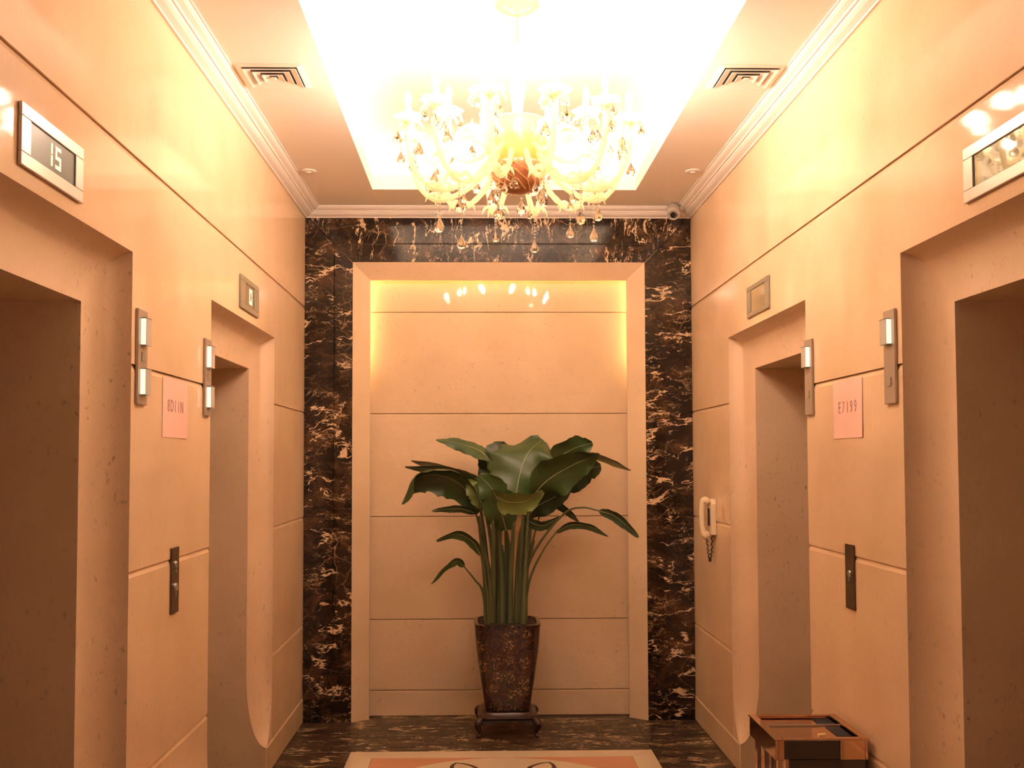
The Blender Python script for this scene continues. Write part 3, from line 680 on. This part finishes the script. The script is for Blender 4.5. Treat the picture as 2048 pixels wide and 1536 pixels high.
LEAVES = [
    ([(0.128, 6.2, 1.439), (0.046, 6.22, 1.596), (-0.078, 6.25, 1.661), (-0.249, 6.28, 1.695)], 0.062, (0.45, -0.55, -0.7), 0.25, 0, [(0.123, 6.101, 0.604), (0.125, 6.14, 0.904), (0.126, 6.175, 1.118), (0.128, 6.2, 1.439)]),
    ([(0.209, 6.0, 1.321), (0.234, 6.02, 1.471), (0.285, 6.07, 1.606), (0.377, 6.15, 1.694)], 0.21, (1, 0.1, 0.22), 0.18, 0, [(0.184, 6.111, 0.602), (0.187, 6.067, 0.911), (0.197, 6.028, 1.129), (0.209, 6.0, 1.321)]),
    ([(0.081, 5.95, 1.38), (0.154, 5.86, 1.341), (0.257, 5.79, 1.343), (0.357, 5.76, 1.396)], 0.075, (-0.1, -0.45, 0.85), 0.3, 1, [(0.088, 6.16, 0.595), (0.087, 6.076, 0.911), (0.084, 6.003, 1.131), (0.081, 5.95, 1.38)]),
    ([(0.159, 6.05, 1.17), (0.123, 5.95, 1.303), (0.077, 5.9, 1.409), (0.004, 5.9, 1.488)], 0.1, (0.9, -0.1, 0.45), 0.2, 0, [(0.187, 6.24, 0.582), (0.183, 6.164, 0.901), (0.172, 6.098, 1.095), (0.159, 6.05, 1.17)]),
    ([(0.263, 6.05, 1.307), (0.381, 6.0, 1.443), (0.52, 5.95, 1.534), (0.685, 5.95, 1.604)], 0.13, (0.5, -0.4, 0.75), 0.22, 0, [(0.237, 6.124, 0.6), (0.24, 6.095, 0.908), (0.25, 6.069, 1.125), (0.263, 6.05, 1.307)]),
    ([(0.335, 6.2, 1.453), (0.449, 6.22, 1.565), (0.568, 6.22, 1.639), (0.676, 6.2, 1.671)], 0.1, (0.35, -0.3, 0.85), 0.2, 0, [(0.263, 6.135, 0.598), (0.273, 6.161, 0.901), (0.3, 6.184, 1.117), (0.335, 6.2, 1.453)]),
    ([(0.302, 6.15, 1.332), (0.446, 6.1, 1.449), (0.581, 6.05, 1.507), (0.702, 6.0, 1.536)], 0.12, (0.35, -0.5, 0.75), 0.25, 2, [(0.223, 6.101, 0.604), (0.234, 6.121, 0.905), (0.264, 6.138, 1.12), (0.302, 6.15, 1.332)]),
    ([(0.534, 6.1, 1.588), (0.663, 6.08, 1.599), (0.775, 6.05, 1.558), (0.881, 6.05, 1.509)], 0.028, (0.2, -0.7, 0.7), 0.3, 3, [(0.245, 6.25, 0.58), (0.275, 6.22, 1.041), (0.361, 6.15, 1.454), (0.534, 6.1, 1.588)]),
    ([(0.683, 5.95, 1.282), (0.757, 5.93, 1.26), (0.83, 5.91, 1.205), (0.899, 5.9, 1.135)], 0.032, (0.5, -0.4, 0.7), 0.3, 2, [(0.265, 6.16, 0.594), (0.275, 6.1, 0.907), (0.354, 6.05, 1.098), (0.495, 6.0, 1.269), (0.595, 5.97, 1.301), (0.683, 5.95, 1.282)]),
    ([(0.446, 6.05, 1.155), (0.53, 6.02, 1.199), (0.637, 6.0, 1.189), (0.739, 5.97, 1.136)], 0.026, (0.2, -0.5, 0.8), 0.3, 2, [(0.254, 6.1, 0.604), (0.291, 6.08, 0.866), (0.366, 6.06, 1.04), (0.446, 6.05, 1.155)]),
    ([(0.016, 6.05, 1.279), (-0.098, 6.0, 1.43), (-0.239, 5.95, 1.488), (-0.361, 5.92, 1.455), (-0.429, 5.9, 1.327)], 0.115, (0.3, -0.55, 0.75), 0.55, 0, [(0.057, 6.265, 0.579), (0.052, 6.179, 0.9), (0.036, 6.104, 1.124), (0.016, 6.05, 1.279)]),
    ([(0.083, 6.15, 1.362), (-0.077, 6.15, 1.464), (-0.223, 6.15, 1.508), (-0.427, 6.15, 1.532)], 0.04, (0.2, -0.5, 0.8), 0.2, 2, [(0.134, 6.241, 0.582), (0.128, 6.205, 0.897), (0.108, 6.173, 1.118), (0.083, 6.15, 1.362)]),
    ([(0.084, 6.2, 1.433), (-0.078, 6.2, 1.481), (-0.225, 6.2, 1.526), (-0.396, 6.2, 1.57)], 0.034, (0.2, -0.5, 0.8), 0.2, 3, [(0.13, 6.119, 0.601), (0.125, 6.151, 0.902), (0.108, 6.18, 1.118), (0.084, 6.2, 1.433)]),
    ([(-0.013, 6.05, 1.265), (-0.09, 6.0, 1.293), (-0.174, 5.97, 1.295), (-0.261, 5.95, 1.285)], 0.024, (0.1, -0.4, 0.9), 0.2, 2, [(0.05, 6.205, 0.588), (0.042, 6.143, 0.904), (0.018, 6.089, 1.125), (-0.013, 6.05, 1.265)]),
    ([(0.015, 6.0, 1.027), (-0.033, 5.97, 1.111), (-0.126, 5.95, 1.155), (-0.235, 5.93, 1.118)], 0.034, (0.1, -0.5, 0.8), 0.3, 0, [(0.06, 6.05, 0.613), (0.049, 6.03, 0.831), (0.015, 6.0, 1.027)]),
    ([(-0.082, 6.0, 0.968), (-0.121, 5.97, 1.002), (-0.188, 5.94, 0.966), (-0.264, 5.9, 0.881)], 0.028, (0.1, -0.5, 0.8), 0.3, 0, [(0.049, 6.08, 0.608), (0.026, 6.05, 0.814), (-0.019, 6.02, 0.889), (-0.082, 6.0, 0.968)]),
    ([(0.038, 6.0, 1.293), (0.004, 5.97, 1.359), (-0.03, 5.96, 1.414), (-0.058, 5.97, 1.459)], 0.055, (0.8, -0.2, 0.5), 0.2, 1, [(0.102, 6.251, 0.581), (0.094, 6.151, 0.903), (0.069, 6.063, 1.127), (0.038, 6.0, 1.293)]),
    ([(0.255, 6.08, 1.254), (0.32, 6.05, 1.204), (0.388, 6.03, 1.199), (0.462, 6.02, 1.248)], 0.034, (0.1, -0.4, 0.9), 0.2, 2, [(0.238, 6.097, 0.604), (0.24, 6.09, 0.908), (0.247, 6.084, 1.124), (0.255, 6.08, 1.254)]),
    ([(0.085, 6.25, 1.409), (0.1, 6.28, 1.527), (0.125, 6.3, 1.608), (0.167, 6.31, 1.674)], 0.11, (1, 0.1, 0.1), 0.15, 2, [(0.12, 6.214, 0.586), (0.117, 6.229, 0.894), (0.103, 6.241, 1.113), (0.085, 6.25, 1.409)]),
    ([(0.379, 6.2, 1.306), (0.458, 6.2, 1.312), (0.533, 6.18, 1.26), (0.59, 6.16, 1.208)], 0.026, (0.4, -0.4, 0.8), 0.2, 2, [(0.269, 6.116, 0.601), (0.284, 6.149, 0.902), (0.325, 6.179, 1.117), (0.379, 6.2, 1.306)]),
    ([(0.266, 6.12, 1.223), (0.345, 6.12, 1.304), (0.452, 6.11, 1.362), (0.562, 6.1, 1.455)], 0.08, (0.45, -0.3, 0.85), 0.2, 2, [(0.219, 6.098, 0.604), (0.226, 6.107, 0.907), (0.243, 6.114, 1.122), (0.266, 6.12, 1.223)]),
    (None, 0, 0, 0, 0, [(0.271, 6.264, 0.578), (0.283, 6.264, 0.86), (0.313, 6.264, 1.174)]),
    (None, 0, 0, 0, 0, [(0.261, 6.185, 0.59), (0.272, 6.185, 0.869), (0.325, 6.185, 1.1)]),
    (None, 0, 0, 0, 0, [(0.162, 6.142, 0.597), (0.163, 6.142, 0.874), (0.161, 6.142, 1.17)]),
    (None, 0, 0, 0, 0, [(0.077, 6.112, 0.603), (0.069, 6.112, 0.878), (0.02, 6.112, 1.123)]),
    (None, 0, 0, 0, 0, [(0.05, 6.199, 0.589), (0.039, 6.199, 0.868), (0.002, 6.199, 1.242)]),
    (None, 0, 0, 0, 0, [(0.152, 6.123, 0.601), (0.152, 6.123, 0.877), (0.136, 6.123, 1.079)]),
    (None, 0, 0, 0, 0, [(0.137, 6.085, 0.607), (0.136, 6.085, 0.881), (0.119, 6.085, 1.166)]),
    (None, 0, 0, 0, 0, [(0.126, 6.232, 0.583), (0.124, 6.232, 0.864), (0.115, 6.232, 1.23)]),
    (None, 0, 0, 0, 0, [(0.255, 6.057, 0.61), (0.266, 6.057, 0.883), (0.289, 6.057, 1.298)]),
]

t = thing('potted_plant', 'leafy green plant with broad banana-like leaves growing from the brown pot', 'plant', (PX, PY_, .63))
LOC = Vector((PX, PY_, .63))
rnd = random.Random(3)
for spine, wd, sv, fold, mi, stalk in LEAVES:
    sp = [p-LOC for p in spline(stalk, 18)]
    sp = [p for p in sp if p.z > .03]; b0 = Vector((sp[0].x, sp[0].y, .004))
    sp = [b0, b0+Vector((0,0,.012))]+sp; ns = len(sp)-1
    thin = .0055 if (wd and wd < .045) else .011
    MB().tube(sp, [thin*(1.75-1.0*i/ns) for i in range(ns+1)], 8).build('stalk', M['stalk'], t, smooth=True)
    if not spine: continue
    N = 22; pts = [p-LOC for p in spline(spine, N)]; s0 = Vector(sv).normalized(); vs = []; fs = []
    c7 = 7; tears = {rnd.randrange(4, 20) for _ in range(4)} if wd > .05 else set()
    us = (-1,-.75,-.4,0,.4,.75,1); ph = rnd.uniform(0, 6)
    for i, p in enumerate(pts):
        u = i/(N-1); tg = (pts[min(i+1,N-1)]-pts[max(i-1,0)]).normalized()
        s = (s0-tg*s0.dot(tg)).normalized(); nn = tg.cross(s)
        if nn.z < 0: nn = -nn
        wv = wd*(math.sin(PI*(.03+.955*u**.82))**.62)
        for k in us:
            jag = 1+(rnd.uniform(-.07,.05) if abs(k) == 1 else 0)-(.22*rnd.random() if abs(k) == 1 and i in tears else 0)
            rip = .012*wd/.1*math.sin(i*.75+ph+2*k)*abs(k)
            vs.append(p+s*(wv*k*jag*math.cos(fold*abs(k)))-nn*(wv*math.sin(fold*abs(k))*abs(k)-rip))
    for i in range(N-1): fs += [(i*c7+k, i*c7+k+1, (i+1)*c7+k+1, (i+1)*c7+k) for k in range(c7-1)]
    lf = MB().add(vs, fs).build('leaf', M['leaf%d' % mi], t, smooth=True)
    MB().tube(pts, [max(.001, .0045*min(1, wd/.06)*(1-.85*i/(N-1))) for i in range(N)], 6).build('midrib', M['rib'], lf, smooth=True)
